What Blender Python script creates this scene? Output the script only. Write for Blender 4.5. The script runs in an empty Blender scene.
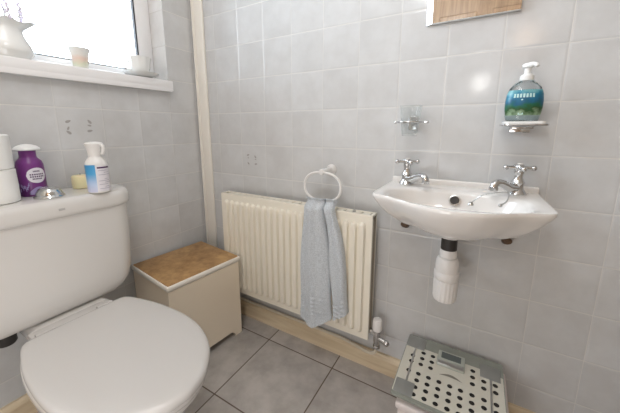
import bpy, bmesh, math, random
from mathutils import Vector, Matrix
PI = math.pi
random.seed(4)
S = bpy.context.scene
COL = S.collection

# ------------------------------------------------------------------ materials
def new_mat(name):
    m = bpy.data.materials.new(name); m.use_nodes = True
    return m, m.node_tree, m.node_tree.nodes['Principled BSDF']

def mat(name, col, rough=.5, metal=0, spec=.5, coat=0, trans=0, ior=1.45, noise=0, nscale=20, bump=0, bscale=60, sheen=0, sss=0):
    m, nt, b = new_mat(name)
    b.inputs['Base Color'].default_value = (*col, 1)
    b.inputs['Roughness'].default_value = rough
    b.inputs['Metallic'].default_value = metal
    b.inputs['Specular IOR Level'].default_value = spec
    b.inputs['Coat Weight'].default_value = coat
    b.inputs['Coat Roughness'].default_value = .08
    b.inputs['Transmission Weight'].default_value = trans
    b.inputs['IOR'].default_value = ior
    b.inputs['Sheen Weight'].default_value = sheen
    if sss:
        b.inputs['Subsurface Weight'].default_value = sss
        b.inputs['Subsurface Scale'].default_value = .01
    tc = nt.nodes.new('ShaderNodeTexCoord')
    if noise:
        n = nt.nodes.new('ShaderNodeTexNoise'); n.inputs['Scale'].default_value = nscale; n.inputs['Detail'].default_value = 5
        nt.links.new(tc.outputs['Object'], n.inputs['Vector'])
        r = nt.nodes.new('ShaderNodeMixRGB')
        r.inputs[1].default_value = (*[c*(1-noise) for c in col], 1)
        r.inputs[2].default_value = (*[min(1, c*(1+noise)) for c in col], 1)
        nt.links.new(n.outputs['Fac'], r.inputs[0]); nt.links.new(r.outputs[0], b.inputs['Base Color'])
    if bump:
        n = nt.nodes.new('ShaderNodeTexNoise'); n.inputs['Scale'].default_value = bscale; n.inputs['Detail'].default_value = 3
        nt.links.new(tc.outputs['Object'], n.inputs['Vector'])
        bp = nt.nodes.new('ShaderNodeBump'); bp.inputs['Strength'].default_value = bump; bp.inputs['Distance'].default_value = .002
        nt.links.new(n.outputs['Fac'], bp.inputs['Height']); nt.links.new(bp.outputs[0], b.inputs['Normal'])
    return m

def tile_mat(name, axes, pitch, offs, gw, c1, c2, grout, rough, wav=.35, nsc=9, grout_rough=.6, tvar=.015, vj=0):
    """axes: two of 'XYZ' in object coordinates; square tiles with grout, cloudy glaze"""
    m, nt, b = new_mat(name)
    N = nt.nodes; L = nt.links
    def mth(op, a, c=None, d=None):
        n = N.new('ShaderNodeMath'); n.operation = op
        for i, v in enumerate((a, c, d)):
            if v is None: continue
            if isinstance(v, (int, float)): n.inputs[i].default_value = v
            else: L.new(v, n.inputs[i])
        return n.outputs[0]
    tc = N.new('ShaderNodeTexCoord'); sx = N.new('ShaderNodeSeparateXYZ'); L.new(tc.outputs['Object'], sx.inputs[0])
    ds = []; ids = []
    for a, p, o in zip(axes, pitch, offs):
        u = mth('DIVIDE', mth('SUBTRACT', sx.outputs[a], o), p)
        f = mth('FRACT', u); ids.append(mth('FLOOR', u))
        ds.append(mth('MULTIPLY', mth('MINIMUM', f, mth('SUBTRACT', 1, f)), p))
    # the upright joints are narrower than the level ones
    d = mth('MINIMUM', mth('ADD', ds[0], vj), ds[1])
    mr = N.new('ShaderNodeMapRange'); mr.interpolation_type = 'SMOOTHSTEP'
    L.new(d, mr.inputs['Value']); mr.inputs['From Min'].default_value = gw*.35; mr.inputs['From Max'].default_value = gw*.75
    mask = mr.outputs['Result']                      # 0 grout, 1 tile
    cv = N.new('ShaderNodeCombineXYZ'); L.new(ids[0], cv.inputs[0]); L.new(ids[1], cv.inputs[1])
    wn = N.new('ShaderNodeTexWhiteNoise'); L.new(cv.outputs[0], wn.inputs['Vector'])
    # cloudy mottling, shifted per tile
    va = N.new('ShaderNodeVectorMath'); va.operation = 'MULTIPLY_ADD'
    L.new(wn.outputs['Color'], va.inputs[0]); va.inputs[1].default_value = (3, 3, 3); L.new(tc.outputs['Object'], va.inputs[2])
    n1 = N.new('ShaderNodeTexNoise'); n1.inputs['Scale'].default_value = nsc; n1.inputs['Detail'].default_value = 7; n1.inputs['Roughness'].default_value = .62
    L.new(va.outputs[0], n1.inputs['Vector'])
    cr = N.new('ShaderNodeMapRange'); L.new(n1.outputs['Fac'], cr.inputs['Value']); cr.inputs['From Min'].default_value = .36; cr.inputs['From Max'].default_value = .64
    mx = N.new('ShaderNodeMixRGB'); L.new(cr.outputs[0], mx.inputs[0]); mx.inputs[1].default_value = (*c1, 1); mx.inputs[2].default_value = (*c2, 1)
    hv = N.new('ShaderNodeHueSaturation'); L.new(mx.outputs[0], hv.inputs['Color'])
    L.new(mth('ADD', 1-tvar, mth('MULTIPLY', wn.outputs['Value'], 2*tvar)), hv.inputs['Value'])
    mg = N.new('ShaderNodeMixRGB'); L.new(mask, mg.inputs[0]); mg.inputs[1].default_value = (*grout, 1); L.new(hv.outputs[0], mg.inputs[2])
    L.new(mg.outputs[0], b.inputs['Base Color'])
    L.new(mth('ADD', mth('MULTIPLY', mask, rough-grout_rough), grout_rough), b.inputs['Roughness'])
    # pillow edge, groove and a gentle ripple in the glaze
    e = N.new('ShaderNodeMapRange'); e.interpolation_type = 'SMOOTHSTEP'; L.new(d, e.inputs['Value']); e.inputs['From Min'].default_value = gw*.3; e.inputs['From Max'].default_value = gw*2.6
    n2 = N.new('ShaderNodeTexNoise'); n2.inputs['Scale'].default_value = 26; n2.inputs['Detail'].default_value = 2; L.new(va.outputs[0], n2.inputs['Vector'])
    h = mth('ADD', e.outputs[0], mth('MULTIPLY', n2.outputs['Fac'], wav))
    bp = N.new('ShaderNodeBump'); bp.inputs['Strength'].default_value = .42; bp.inputs['Distance'].default_value = .0012
    L.new(h, bp.inputs['Height']); L.new(bp.outputs[0], b.inputs['Normal'])
    b.inputs['Specular IOR Level'].default_value = .5
    return m

def wood_mat(name, c1, c2, rough, axis='X', scale=3, dist=4):
    m, nt, b = new_mat(name); N = nt.nodes; L = nt.links
    tc = N.new('ShaderNodeTexCoord'); mp = N.new('ShaderNodeMapping'); L.new(tc.outputs['Object'], mp.inputs[0])
    s = [14, 14, 14]; s['XYZ'.index(axis)] = 1.2; mp.inputs['Scale'].default_value = s
    n = N.new('ShaderNodeTexNoise'); n.inputs['Scale'].default_value = scale; n.inputs['Detail'].default_value = 6; n.inputs['Distortion'].default_value = dist*.2
    L.new(mp.outputs[0], n.inputs['Vector'])
    r = N.new('ShaderNodeValToRGB'); r.color_ramp.elements[0].position = .35; r.color_ramp.elements[1].position = .66
    r.color_ramp.elements[0].color = (*c1, 1); r.color_ramp.elements[1].color = (*c2, 1)
    L.new(n.outputs['Fac'], r.inputs[0]); L.new(r.outputs[0], b.inputs['Base Color']); b.inputs['Roughness'].default_value = rough
    return m

TC1, TC2, TG = (.555, .56, .565), (.615, .625, .635), (.645, .64, .62)
PX, PZ = .14688, .15
TILE_OFF = {0: 1.32077, 1: -.16366, 2: 1.36234}
M = {}
M['tile_back'] = tile_mat('glazed_tile_back', (0, 2), (PX, PZ), (TILE_OFF[0], TILE_OFF[2]), .0024, TC1, TC2, TG, .17, vj=.00055)
M['tile_left'] = tile_mat('glazed_tile_left', (1, 2), (PX, PZ), (TILE_OFF[1], TILE_OFF[2]), .0024, TC1, TC2, TG, .17, vj=.0008)
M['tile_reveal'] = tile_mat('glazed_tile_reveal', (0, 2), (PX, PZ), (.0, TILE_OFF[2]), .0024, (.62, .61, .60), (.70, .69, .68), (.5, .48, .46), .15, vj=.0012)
M['floor'] = tile_mat('grey_floor_tile', (0, 1), (.33259, .33259), (.50772, -.09972), .0042, (.35, .325, .305), (.48, .45, .425), (.11, .08, .058), .38, wav=.9, nsc=11, tvar=.05)
M['ceiling'] = mat('white_ceiling_paint', (.8, .79, .77), .8)
M['paint'] = mat('warm_wall_paint', (.72, .66, .58), .7)
M['brownpaint'] = mat('brown_wall_paint', (.30, .25, .20), .6)
M['cream'] = mat('cream_gloss_paint', (.83, .74, .61), .35, noise=.03, nscale=5)
M['trimcream'] = mat('cream_trim_paint', (.84, .81, .75), .4)
M['rad'] = mat('radiator_enamel', (.82, .78, .68), .3)
M['raddark'] = mat('radiator_edge_brown', (.30, .25, .18), .5)  # dull brown tone of the radiator end plates
M['ceramic'] = mat('white_ceramic', (.80, .78, .76), .12, coat=.4)
M['toilet'] = mat('white_toilet_ceramic', (.68, .665, .645), .16, coat=.3)
M['seat'] = mat('white_seat_plastic', (.60, .585, .57), .22)
M['plastic'] = mat('white_plastic', (.78, .77, .76), .3)
M['upvc'] = mat('white_upvc', (.85, .85, .86), .25)
M['gasket'] = mat('black_gasket', (.03, .03, .035), .5)
M['chrome'] = mat('chrome', (.62, .62, .62), .12, metal=1)
M['steel'] = mat('brushed_steel', (.50, .50, .49), .3, metal=1)
M['dark'] = mat('dark_rubber', (.035, .032, .03), .5)
M['brownhole'] = mat('rusty_fixing', (.10, .06, .035), .6)
M['pine'] = wood_mat('pine_skirting_x', (.62, .50, .34), (.74, .63, .46), .4, 'X')
M['piney'] = wood_mat('pine_skirting_y', (.62, .50, .34), (.74, .63, .46), .4, 'Y')
M['door'] = wood_mat('honey_pine_door', (.27, .175, .11), (.38, .26, .165), .35, 'Z')
M['porcelain'] = mat('white_porcelain', (.80, .81, .80), .15, coat=.3)
M['paper'] = mat('toilet_paper', (.84, .84, .82), .9, bump=.3, bscale=150)
M['card'] = mat('cardboard_core', (.45, .36, .27), .9)
M['wax'] = mat('pale_yellow_soap', (.80, .74, .46), .4, sss=.2)
M['mirror'] = mat('mirror_glass', (.90, .92, .92), .015, metal=1)
M['glass'] = mat('clear_glass', (.97, .98, .98), .02, trans=1, ior=1.45)
M['soapglass'] = mat('frosted_white_glass', (.85, .85, .84), .25)
M['scale_glass'] = mat('scale_glass_edge', (.27, .29, .26), .12)
M['scale_top'] = mat('scale_top_off_white', (.62, .61, .54), .14, coat=.5)
M['dot'] = mat('black_printed_dot', (.012, .012, .012), .15)
M['box_white'] = mat('white_laminate', (.72, .67, .66), .4)
M['lcd'] = mat('lcd_screen', (.10, .12, .12), .15)
M['pumpwhite'] = mat('translucent_pump_plastic', (.82, .83, .82), .3)
M['purple'] = mat('purple_bottle', (.17, .035, .20), .3)
M['lavender'] = mat('lavender_print', (.36, .30, .55), .4)
M['labelwhite'] = mat('white_label', (.75, .73, .78), .4)
M['darkpurple'] = mat('dark_purple_ink', (.07, .02, .09), .4)
M['tealtext'] = mat('teal_ink', (.01, .13, .17), .4)
M['mark'] = mat('grey_leaf_print', (.36, .35, .34), .25)
M['pipe'] = mat('cream_painted_pipe', (.66, .60, .49), .4)
M['flower'] = mat('lilac_petal', (.75, .71, .83), .7)
M['stem'] = mat('dry_stem', (.45, .48, .36), .8)

# towel : terry weave
m, nt, b = new_mat('grey_terry_towel'); M['towel'] = m
b.inputs['Roughness'].default_value = .95; b.inputs['Sheen Weight'].default_value = .3
tc = nt.nodes.new('ShaderNodeTexCoord')
n = nt.nodes.new('ShaderNodeTexNoise'); n.inputs['Scale'].default_value = 260; n.inputs['Detail'].default_value = 2
nt.links.new(tc.outputs['Object'], n.inputs['Vector'])
r = nt.nodes.new('ShaderNodeValToRGB'); r.color_ramp.elements[0].position = .3; r.color_ramp.elements[1].position = .7
r.color_ramp.elements[0].color = (.44, .475, .51, 1); r.color_ramp.elements[1].color = (.63, .675, .72, 1)
nt.links.new(n.outputs['Fac'], r.inputs[0]); nt.links.new(r.outputs[0], b.inputs['Base Color'])
bp = nt.nodes.new('ShaderNodeBump'); bp.inputs['Strength'].default_value = .7; bp.inputs['Distance'].default_value = .003
nt.links.new(n.outputs['Fac'], bp.inputs['Height']); nt.links.new(bp.outputs[0], b.inputs['Normal'])

# cork / brown vinyl on the box lid
m, nt, b = new_mat('brown_mottled_cork'); M['cork'] = m
b.inputs['Roughness'].default_value = .45
tc = nt.nodes.new('ShaderNodeTexCoord')
n = nt.nodes.new('ShaderNodeTexNoise'); n.inputs['Scale'].default_value = 16; n.inputs['Detail'].default_value = 8; n.inputs['Roughness'].default_value = .7
nt.links.new(tc.outputs['Object'], n.inputs['Vector'])
r = nt.nodes.new('ShaderNodeValToRGB'); r.color_ramp.elements[0].position = .32; r.color_ramp.elements[1].position = .7
r.color_ramp.elements[0].color = (.24, .12, .04, 1); r.color_ramp.elements[1].color = (.55, .34, .15, 1)
nt.links.new(n.outputs['Fac'], r.inputs[0]); nt.links.new(r.outputs[0], b.inputs['Base Color'])

def ramp_mat(name, axis, stops, lo, hi, rough=.3, noise=0, nscale=30):
    """a printed label: colours along one object axis"""
    m, nt, b = new_mat(name); N = nt.nodes; L = nt.links
    tc = N.new('ShaderNodeTexCoord'); sx = N.new('ShaderNodeSeparateXYZ'); L.new(tc.outputs['Object'], sx.inputs[0])
    mr = N.new('ShaderNodeMapRange'); L.new(sx.outputs['XYZ'.index(axis)], mr.inputs['Value'])
    mr.inputs['From Min'].default_value = lo; mr.inputs['From Max'].default_value = hi
    v = mr.outputs[0]
    if noise:
        n = N.new('ShaderNodeTexNoise'); n.inputs['Scale'].default_value = nscale; n.inputs['Detail'].default_value = 3
        L.new(tc.outputs['Object'], n.inputs['Vector'])
        a = N.new('ShaderNodeMath'); a.operation = 'MULTIPLY_ADD'; L.new(n.outputs['Fac'], a.inputs[0]); a.inputs[1].default_value = noise; L.new(v, a.inputs[2])
        s = N.new('ShaderNodeMath'); s.operation = 'SUBTRACT'; L.new(a.outputs[0], s.inputs[0]); s.inputs[1].default_value = noise*.5
        v = s.outputs[0]
    r = N.new('ShaderNodeValToRGB'); el = r.color_ramp.elements
    while len(el) < len(stops): el.new(.5)
    for e, (p, c) in zip(el, stops): e.position = p; e.color = (*c, 1)
    L.new(v, r.inputs[0]); L.new(r.outputs[0], b.inputs['Base Color']); b.inputs['Roughness'].default_value = rough
    return m
M['bluelabel'] = ramp_mat('blue_fading_label', 'Z', [(0, (.62, .62, .80)), (.3, (.50, .62, .85)), (.65, (.07, .36, .68)), (1, (.05, .30, .60))], .0, .10)
M['sealabel'] = ramp_mat('blue_green_sea_label', 'Z', [(0, (.30, .42, .28)), (.2, (.02, .07, .015)), (.38, (.012, .12, .07)), (.55, (.01, .10, .20)), (.8, (.015, .20, .32)), (1, (.15, .40, .45))], .015, .085, noise=.8, nscale=42)
M['floral'] = ramp_mat('floral_print_porcelain', 'Z', [(0, (.78, .79, .74)), (.2, (.68, .70, .55)), (.4, (.78, .62, .54)), (.62, (.80, .78, .74)), (1, (.78, .80, .80))], .0, .075, rough=.15, noise=.4, nscale=45)

# ------------------------------------------------------------------ mesh helpers
def BM(): return bmesh.new()
def add_box(bm, x0, x1, y0, y1, z0, z1, bev=0, seg=2, mi=0):
    vs = [bm.verts.new((x, y, z)) for x in (x0, x1) for y in (y0, y1) for z in (z0, z1)]
    fs = [bm.faces.new([vs[i] for i in q]) for q in ((0,1,3,2),(4,6,7,5),(0,4,5,1),(2,3,7,6),(0,2,6,4),(1,5,7,3))]
    for f in fs: f.material_index = mi
    if bev:
        es = list({e for f in fs for e in f.edges})
        r = bmesh.ops.bevel(bm, geom=es, offset=bev, segments=seg, affect='EDGES', profile=.5)
        for f in r['faces']: f.material_index = mi
def add_rings(bm, rings, cap0=True, cap1=True, closed=True, mi=0):
    R = [[bm.verts.new(p) for p in r] for r in rings]
    for a, b in zip(R, R[1:]):
        n = len(a)
        for i in range(n if closed else n-1):
            j = (i+1) % n
            bm.faces.new((a[i], a[j], b[j], b[i])).material_index = mi
    if cap0: bm.faces.new(list(reversed(R[0]))).material_index = mi
    if cap1: bm.faces.new(R[-1]).material_index = mi
    return R
def add_lathe(bm, prof, n=32, loc=(0,0,0), rot=None, sx=1, sy=1, cap0=True, cap1=True, mi=0):
    T = Matrix.Translation(loc) @ (rot or Matrix.Identity(4))
    rings = [[T @ Vector((r*sx*math.cos(2*PI*i/n), r*sy*math.sin(2*PI*i/n), z)) for i in range(n)] for r, z in prof]
    add_rings(bm, rings, cap0, cap1, mi=mi)
def to_dir(d):
    return Vector((0,0,1)).rotation_difference(Vector(d).normalized()).to_matrix().to_4x4()
def smooth_path(pts, k=6):
    P = [Vector(p) for p in pts]; out = []
    for i in range(len(P)-1):
        p0 = P[max(i-1,0)]; p1 = P[i]; p2 = P[i+1]; p3 = P[min(i+2,len(P)-1)]
        for s in range(k):
            t = s/k
            out.append(.5*((2*p1)+(p2-p0)*t+(2*p0-5*p1+4*p2-p3)*t*t+(-p0+3*p1-3*p2+p3)*t**3))
    out.append(P[-1]); return out
def add_tube(bm, pts, r, n=12, closed=False, mi=0):
    P = [Vector(p) for p in pts]; m = len(P)
    rr = r if isinstance(r, (list, tuple)) else [r]*m
    if len(rr) != m: rr = [rr[0]+(rr[-1]-rr[0])*i/(m-1) for i in range(m)] if len(rr) == 2 else rr
    T = []
    for i in range(m):
        a = P[(i-1) % m] if (closed or i) else P[i]; b = P[(i+1) % m] if (closed or i < m-1) else P[i]
        T.append((b-a).normalized())
    u = T[0].orthogonal().normalized(); rings = []
    for i in range(m):
        if i: u = T[i-1].rotation_difference(T[i]) @ u
        u = (u-T[i]*u.dot(T[i])).normalized(); v = T[i].cross(u)
        rings.append([P[i]+rr[i]*(math.cos(2*PI*k/n)*u+math.sin(2*PI*k/n)*v) for k in range(n)])
    if closed:
        R = [[bm.verts.new(p) for p in q] for q in rings]
        for i in range(m):
            a, b = R[i], R[(i+1) % m]
            for k in range(n): bm.faces.new((a[k], a[(k+1) % n], b[(k+1) % n], b[k])).material_index = mi
    else: add_rings(bm, rings, mi=mi)
def add_ball(bm, c, r, mi=0, u=14, v=8, s=(1,1,1)):
    g = bmesh.ops.create_uvsphere(bm, u_segments=u, v_segments=v, radius=r)
    for w in g['verts']: w.co = Vector((w.co.x*s[0], w.co.y*s[1], w.co.z*s[2]))+Vector(c)
    for f in {f for w in g['verts'] for f in w.link_faces}: f.material_index = mi
def add_prism(bm, poly, a, b, axis=2, mi=0):
    """poly: 2-D outline; extruded from a to b along axis"""
    def P(p, t):
        q = [p[0], p[1]]; q.insert(axis, t); return q
    add_rings(bm, [[P(p, a) for p in poly], [P(p, b) for p in poly]], mi=mi)
def rrect(x0, x1, y0, y1, r, k=6):
    out = []
    for cx, cy, a0 in ((x1-r, y1-r, 0), (x0+r, y1-r, PI/2), (x0+r, y0+r, PI), (x1-r, y0+r, 1.5*PI)):
        for i in range(k+1):
            a = a0+PI/2*i/k; out.append((cx+r*math.cos(a), cy+r*math.sin(a)))
    return out

def root_of(o):
    while o.parent: o = o.parent
    return o
def obj(name, bm, mats, parent=None, world=True, smooth=True, angle=40, label=None):
    if world and parent is not None:
        bmesh.ops.translate(bm, verts=bm.verts, vec=-root_of(parent).location)
    bmesh.ops.remove_doubles(bm, verts=bm.verts, dist=1e-6)
    bmesh.ops.recalc_face_normals(bm, faces=bm.faces)
    me = bpy.data.meshes.new(name); bm.to_mesh(me); bm.free()
    for m in (mats if isinstance(mats, (list, tuple)) else [mats]): me.materials.append(M[m] if isinstance(m, str) else m)
    if smooth:
        me.polygons.foreach_set('use_smooth', [True]*len(me.polygons))
        me.set_sharp_from_angle(angle=math.radians(angle))
    o = bpy.data.objects.new(name, me); COL.objects.link(o)
    if parent is not None: o.parent = parent
    if label: o['label'] = label
    return o
def thing(name, label, cat, loc=(0,0,0), rotz=0, group=None):
    o = bpy.data.objects.new(name, None); COL.objects.link(o); o.empty_display_size = .05
    o.location = loc; o.rotation_euler = (0, 0, rotz); o['label'] = label; o['category'] = cat
    if group: o['group'] = group
    return o
def tag(o, label, cat, group=None):
    o['label'] = label; o['category'] = cat
    if group: o['group'] = group
    return o
def origin(o, loc):
    """move a top-level mesh's origin to loc, geometry unchanged"""
    o.data.transform(Matrix.Translation(-Vector(loc))); o.location = loc; return o
def struct(name, bm, mats, parent=None, **k):
    o = obj(name, bm, mats, parent, **k)
    if parent is None: o['kind'] = 'structure'
    return o

# ------------------------------------------------------------------ room shell
XR, YF, ZC = 1.78, -1.62, 2.35
WY0, WY1, WZ0, WZ1 = -1.12, -.161, 1.17, 2.10      # window hole in the left wall
bm = BM(); add_box(bm, -.2, XR+.1, YF-.1, .1, -.08, 0); struct('floor', bm, 'floor', smooth=False)
bm = BM(); add_box(bm, -.2, XR+.1, YF-.1, .1, ZC, ZC+.08); struct('ceiling', bm, 'ceiling', smooth=False)

def leaf(bm, c, ax, r, rot, mi):
    """small printed leaf lying on a wall; ax = wall normal axis (0 or 1)"""
    pts = []
    for i in range(10):
        a = 2*PI*i/10; x = r*1.25*math.cos(a); y = r*.62*math.sin(a)*(1-.3*math.cos(a))
        u = x*math.cos(rot)-y*math.sin(rot); v = x*math.sin(rot)+y*math.cos(rot)
        pts.append((c[0]+.0006, c[1]+u, c[2]+v) if ax == 0 else (c[0]+u, c[1]-.0006, c[2]+v))
    bm.faces.new([bm.verts.new(p) for p in pts]).material_index = mi

bm = BM(); add_box(bm, 0, XR, 0, .1, 0, ZC)
for (x, z, r) in ((.331, .864, .4), (.375, .857, 2.2), (.331, .824, 2.4), (.378, .823, .2)): leaf(bm, (x, 0, z), 1, .0065, r, 1)
for (x, z, r) in ((.331, .851, 1.1), (.376, .845, 2.9)): leaf(bm, (x, 0, z), 1, .004, r, 1)
struct('wall_back', bm, ['tile_back', 'mark'], smooth=False)
bm = BM()
add_box(bm, -.2, 0, YF, .1, 0, WZ0); add_box(bm, -.2, 0, YF, .1, WZ1, ZC)
add_box(bm, -.2, 0, YF, WY0, WZ0, WZ1); add_box(bm, -.2, 0, WY1, .1, WZ0, WZ1)
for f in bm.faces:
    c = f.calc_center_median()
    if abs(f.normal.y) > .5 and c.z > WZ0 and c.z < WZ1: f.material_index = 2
for (y, z, r) in ((-.572, 1.014, .4), (-.505, 1.014, 2.2), (-.574, .975, 2.4), (-.507, .98, .2)): leaf(bm, (0, y, z), 0, .0075, r, 1)
for (y, z, r) in ((-.574, .99, 1.1), (-.507, 1.0, 2.9)): leaf(bm, (0, y, z), 0, .0055, r, 1)
bm.normal_update()
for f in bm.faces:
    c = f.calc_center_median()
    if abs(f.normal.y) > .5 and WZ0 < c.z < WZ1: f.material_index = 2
struct('wall_left', bm, ['tile_left', 'mark', 'tile_reveal'], smooth=False)
bm = BM(); add_box(bm, XR, XR+.1, YF, .1, 0, ZC); struct('wall_right', bm, 'brownpaint', smooth=False)
bm = BM()
DX0, DX1, DZ = .82, 1.64, 2.02
add_box(bm, -.2, DX0, YF-.1, YF, 0, ZC); add_box(bm, DX1, XR+.1, YF-.1, YF, 0, ZC); add_box(bm, DX0, DX1, YF-.1, YF, DZ, ZC)
struct('wall_front', bm, 'paint', smooth=False)
bm = BM(); add_box(bm, DX0+.004, DX1-.004, YF-.07, YF-.03, .006, DZ-.004, .003)
for (a, b_, c, d_) in ((.1, .36, .25, .85), (.46, .72, .25, .85), (.1, .36, 1.05, 1.85), (.46, .72, 1.05, 1.85)):
    add_box(bm, DX0+a, DX0+b_, YF-.032, YF-.022, c, d_, .008)
dr = struct('door_1', bm, 'door', smooth=False)
bm = BM(); add_tube(bm, smooth_path([(DX0+.06, YF-.03, 1), (DX0+.06, YF+.02, 1), (DX0+.08, YF+.025, 1), (DX0+.18, YF+.025, 1)]), .008)
obj('door_handle', bm, 'chrome', dr)

# pine skirting: back wall and left wall, cream corner strip
def skirt(bm, a0, a1, axis, h=.079, t=.02):
    prof = [(0, 0), (t, 0), (t, h-.018), (t-.004, h-.008), (t-.010, h), (0, h)]
    if axis == 'x': add_rings(bm, [[(a, -p[0], p[1]) for p in prof] for a in (a0, a1)])
    else: add_rings(bm, [[(p[0], a, p[1]) for p in prof] for a in (a0, a1)])
bm = BM(); skirt(bm, .021, XR-.001, 'x'); struct('baseboard_back', bm, 'pine', smooth=False)
bm = BM(); skirt(bm, YF+.001, -.0205, 'y'); struct('baseboard_left', bm, 'piney', smooth=False)
bm = BM(); add_box(bm, .012, .083, -.012, -.0005, .085, ZC-.002, .003); add_box(bm, .012, .024, -.017, -.0110, .085, ZC-.002, .002)
struct('trim_1', bm, 'trimcream')

# ------------------------------------------------------------------ window
win = thing('window_1', 'white framed window over the cistern', 'window', (-.1, -.64, WZ0)); del win['label']; del win['category']; win['kind'] = 'structure'
GX = -.105
gy0, gy1, gz0, gz1 = WY0+.065, -.227, 1.248, WZ1-.06
def frame_bm(y0, y1, z0, z1, iy0, iy1, iz0, iz1, x0, x1, bev=.004):
    bm = BM()
    add_box(bm, x0, x1, y0, iy0, z0, z1, bev); add_box(bm, x0, x1, iy1, y1, z0, z1, bev)
    add_box(bm, x0, x1, iy0-.002, iy1+.002, z0, iz0, bev); add_box(bm, x0, x1, iy0-.002, iy1+.002, iz1, z1, bev)
    return bm
obj('window_frame', frame_bm(WY0, WY1-.0005, 1.204, WZ1, gy0, gy1, gz0, gz1, -.16, -.098), 'upvc', win)
obj('gasket', frame_bm(gy0, gy1, gz0, gz1, gy0+.005, gy1-.006, gz0+.004, gz1-.005, -.118, -.101, 0), 'gasket', win, smooth=False)
# thin clear pane: mostly transparent, a little mirror-like
m, nt, b = new_mat('window_glass'); M['pane'] = m
nt.nodes.remove(b); tr = nt.nodes.new('ShaderNodeBsdfTransparent'); gl = nt.nodes.new('ShaderNodeBsdfGlossy'); gl.inputs['Roughness'].default_value = .02
fr = nt.nodes.new('ShaderNodeFresnel'); mxs = nt.nodes.new('ShaderNodeMixShader')
nt.links.new(fr.outputs[0], mxs.inputs[0]); nt.links.new(tr.outputs[0], mxs.inputs[1]); nt.links.new(gl.outputs[0], mxs.inputs[2])
nt.links.new(mxs.outputs[0], nt.nodes['Material Output'].inputs[0])
m, nt, b = new_mat('thin_tumbler_glass'); M['thinglass'] = m
tr = nt.nodes.new('ShaderNodeBsdfTransparent'); tr.inputs[0].default_value = (.93, .94, .94, 1); b.inputs['Base Color'].default_value = (.8, .82, .82, 1); b.inputs['Roughness'].default_value = .04
lw = nt.nodes.new('ShaderNodeLayerWeight'); lw.inputs[0].default_value = .25; mxs = nt.nodes.new('ShaderNodeMixShader')
mth_ = nt.nodes.new('ShaderNodeMath'); mth_.operation = 'MULTIPLY_ADD'; nt.links.new(lw.outputs['Facing'], mth_.inputs[0]); mth_.inputs[1].default_value = .4; mth_.inputs[2].default_value = .08
nt.links.new(mth_.outputs[0], mxs.inputs[0]); nt.links.new(tr.outputs[0], mxs.inputs[1]); nt.links.new(b.outputs[0], mxs.inputs[2]); nt.links.new(mxs.outputs[0], nt.nodes['Material Output'].inputs[0])
bm = BM(); add_box(bm, -.114, -.110, gy0+.003, gy1-.003, gz0+.003, gz1-.003); obj('pane', bm, 'pane', win, smooth=False)
bm = BM(); add_box(bm, -.158, .030, WY0+.001, WY1-.0015, WZ0+.001, 1.205, .003); add_box(bm, .0006, .0296, WY0, WY1-.003, 1.155, 1.180, .003)
add_box(bm, .0005, .030, WY1-.003, WY1+.004, 1.158, 1.2045, .003)
obj('window_sill', bm, 'upvc', win)

# ------------------------------------------------------------------ toilet
YC = -.722
wc = thing('toilet', 'white close-coupled toilet with its lid down, against the wall under the window', 'toilet', (.30, YC, 0))
def cis_ring(z, w, xf, r): return [(x, y, z) for x, y in rrect(.012, xf, YC-w, YC+w, r, 7)]
bm = BM()
add_rings(bm, [cis_ring(*a) for a in ((.400, .132, .150, .03), (.4005, .157, .165, .035), (.408, .182, .182, .045), (.422, .202, .190, .052), (.445, .219, .194, .058),
                                      (.475, .230, .196, .064), (.52, .237, .197, .068), (.62, .241, .199, .07), (.722, .243, .200, .07))])
obj('cistern', bm, 'toilet', wc, angle=60)
bm = BM()
add_rings(bm, [cis_ring(*a) for a in ((.722, .246, .203, .074), (.724, .251, .207, .078), (.735, .2525, .2085, .08), (.758, .252, .208, .08), (.769, .249, .205, .078),
                                      (.776, .242, .198, .072), (.778, .231, .187, .062), (.778, .10, .12, .02))])
obj('cistern_lid', bm, 'toilet', wc, angle=60)
bm = BM(); add_lathe(bm, [(.036, .778), (.038, .782), (.036, .786), (.033, .788), (.031, .796), (.025, .806), (.014, .812), (.003, .813)], 32, (.140, -.700, 0))
obj('flush_button', bm, 'chrome', wc)
bm = BM(); add_box(bm, .2084, .2092, -.706, -.690, .744, .751, .0003); obj('emblem', bm, mat('grey_emblem', (.45, .44, .43), .4), wc, label='tiny grey emblem on the front of the cistern lid')
# egg outlines: half width along x
EG = [(.276, .112), (.281, .127), (.297, .139), (.34, .151), (.40, .164), (.47, .171), (.54, .1725), (.60, .167), (.65, .154), (.70, .131), (.735, .104), (.765, .070), (.782, .040), (.790, 0)]
def egg(sx=1, inset=0, x0=None, z=0, dz=None):
    pts = []
    P = smooth_path([(x, w, 0) for x, w in EG], 4)
    P = [(p.x, max(p.y, 0)) for p in P]
    cx = .53
    up = [(cx+(x-cx)*sx, w*sx) for x, w in P]
    return [(x, YC+w, z) for x, w in up] + [(x, YC-w, z) for x, w in reversed(up[:-1])]
bm = BM()
add_rings(bm, [egg(s, z=z) for s, z in ((.955, .402), (.985, .403), (.999, .407), (1.0, .414), (.995, .420), (.98, .4245), (.95, .427), (.90, .4285), (.7, .4300), (.45, .4310), (.15, .4315))])
obj('seat_lid', bm, 'seat', wc, angle=60)
bm = BM()
o_ = [egg(s, z=z) for s, z in ((.93, .386), (.965, .387), (.975, .392), (.975, .398), (.965, .4015), (.9, .4015))]
add_rings(bm, o_); obj('seat_ring', bm, 'seat', wc, angle=60)
bm = BM(); add_box(bm, .215, .290, YC-.105, YC+.105, .392, .408, .005)
for s in (-1, 1):
    add_tube(bm, [(.262, YC+s*.055, .409), (.262, YC+s*.098, .409)], .011, 16)
obj('hinge', bm, 'seat', wc)
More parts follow.
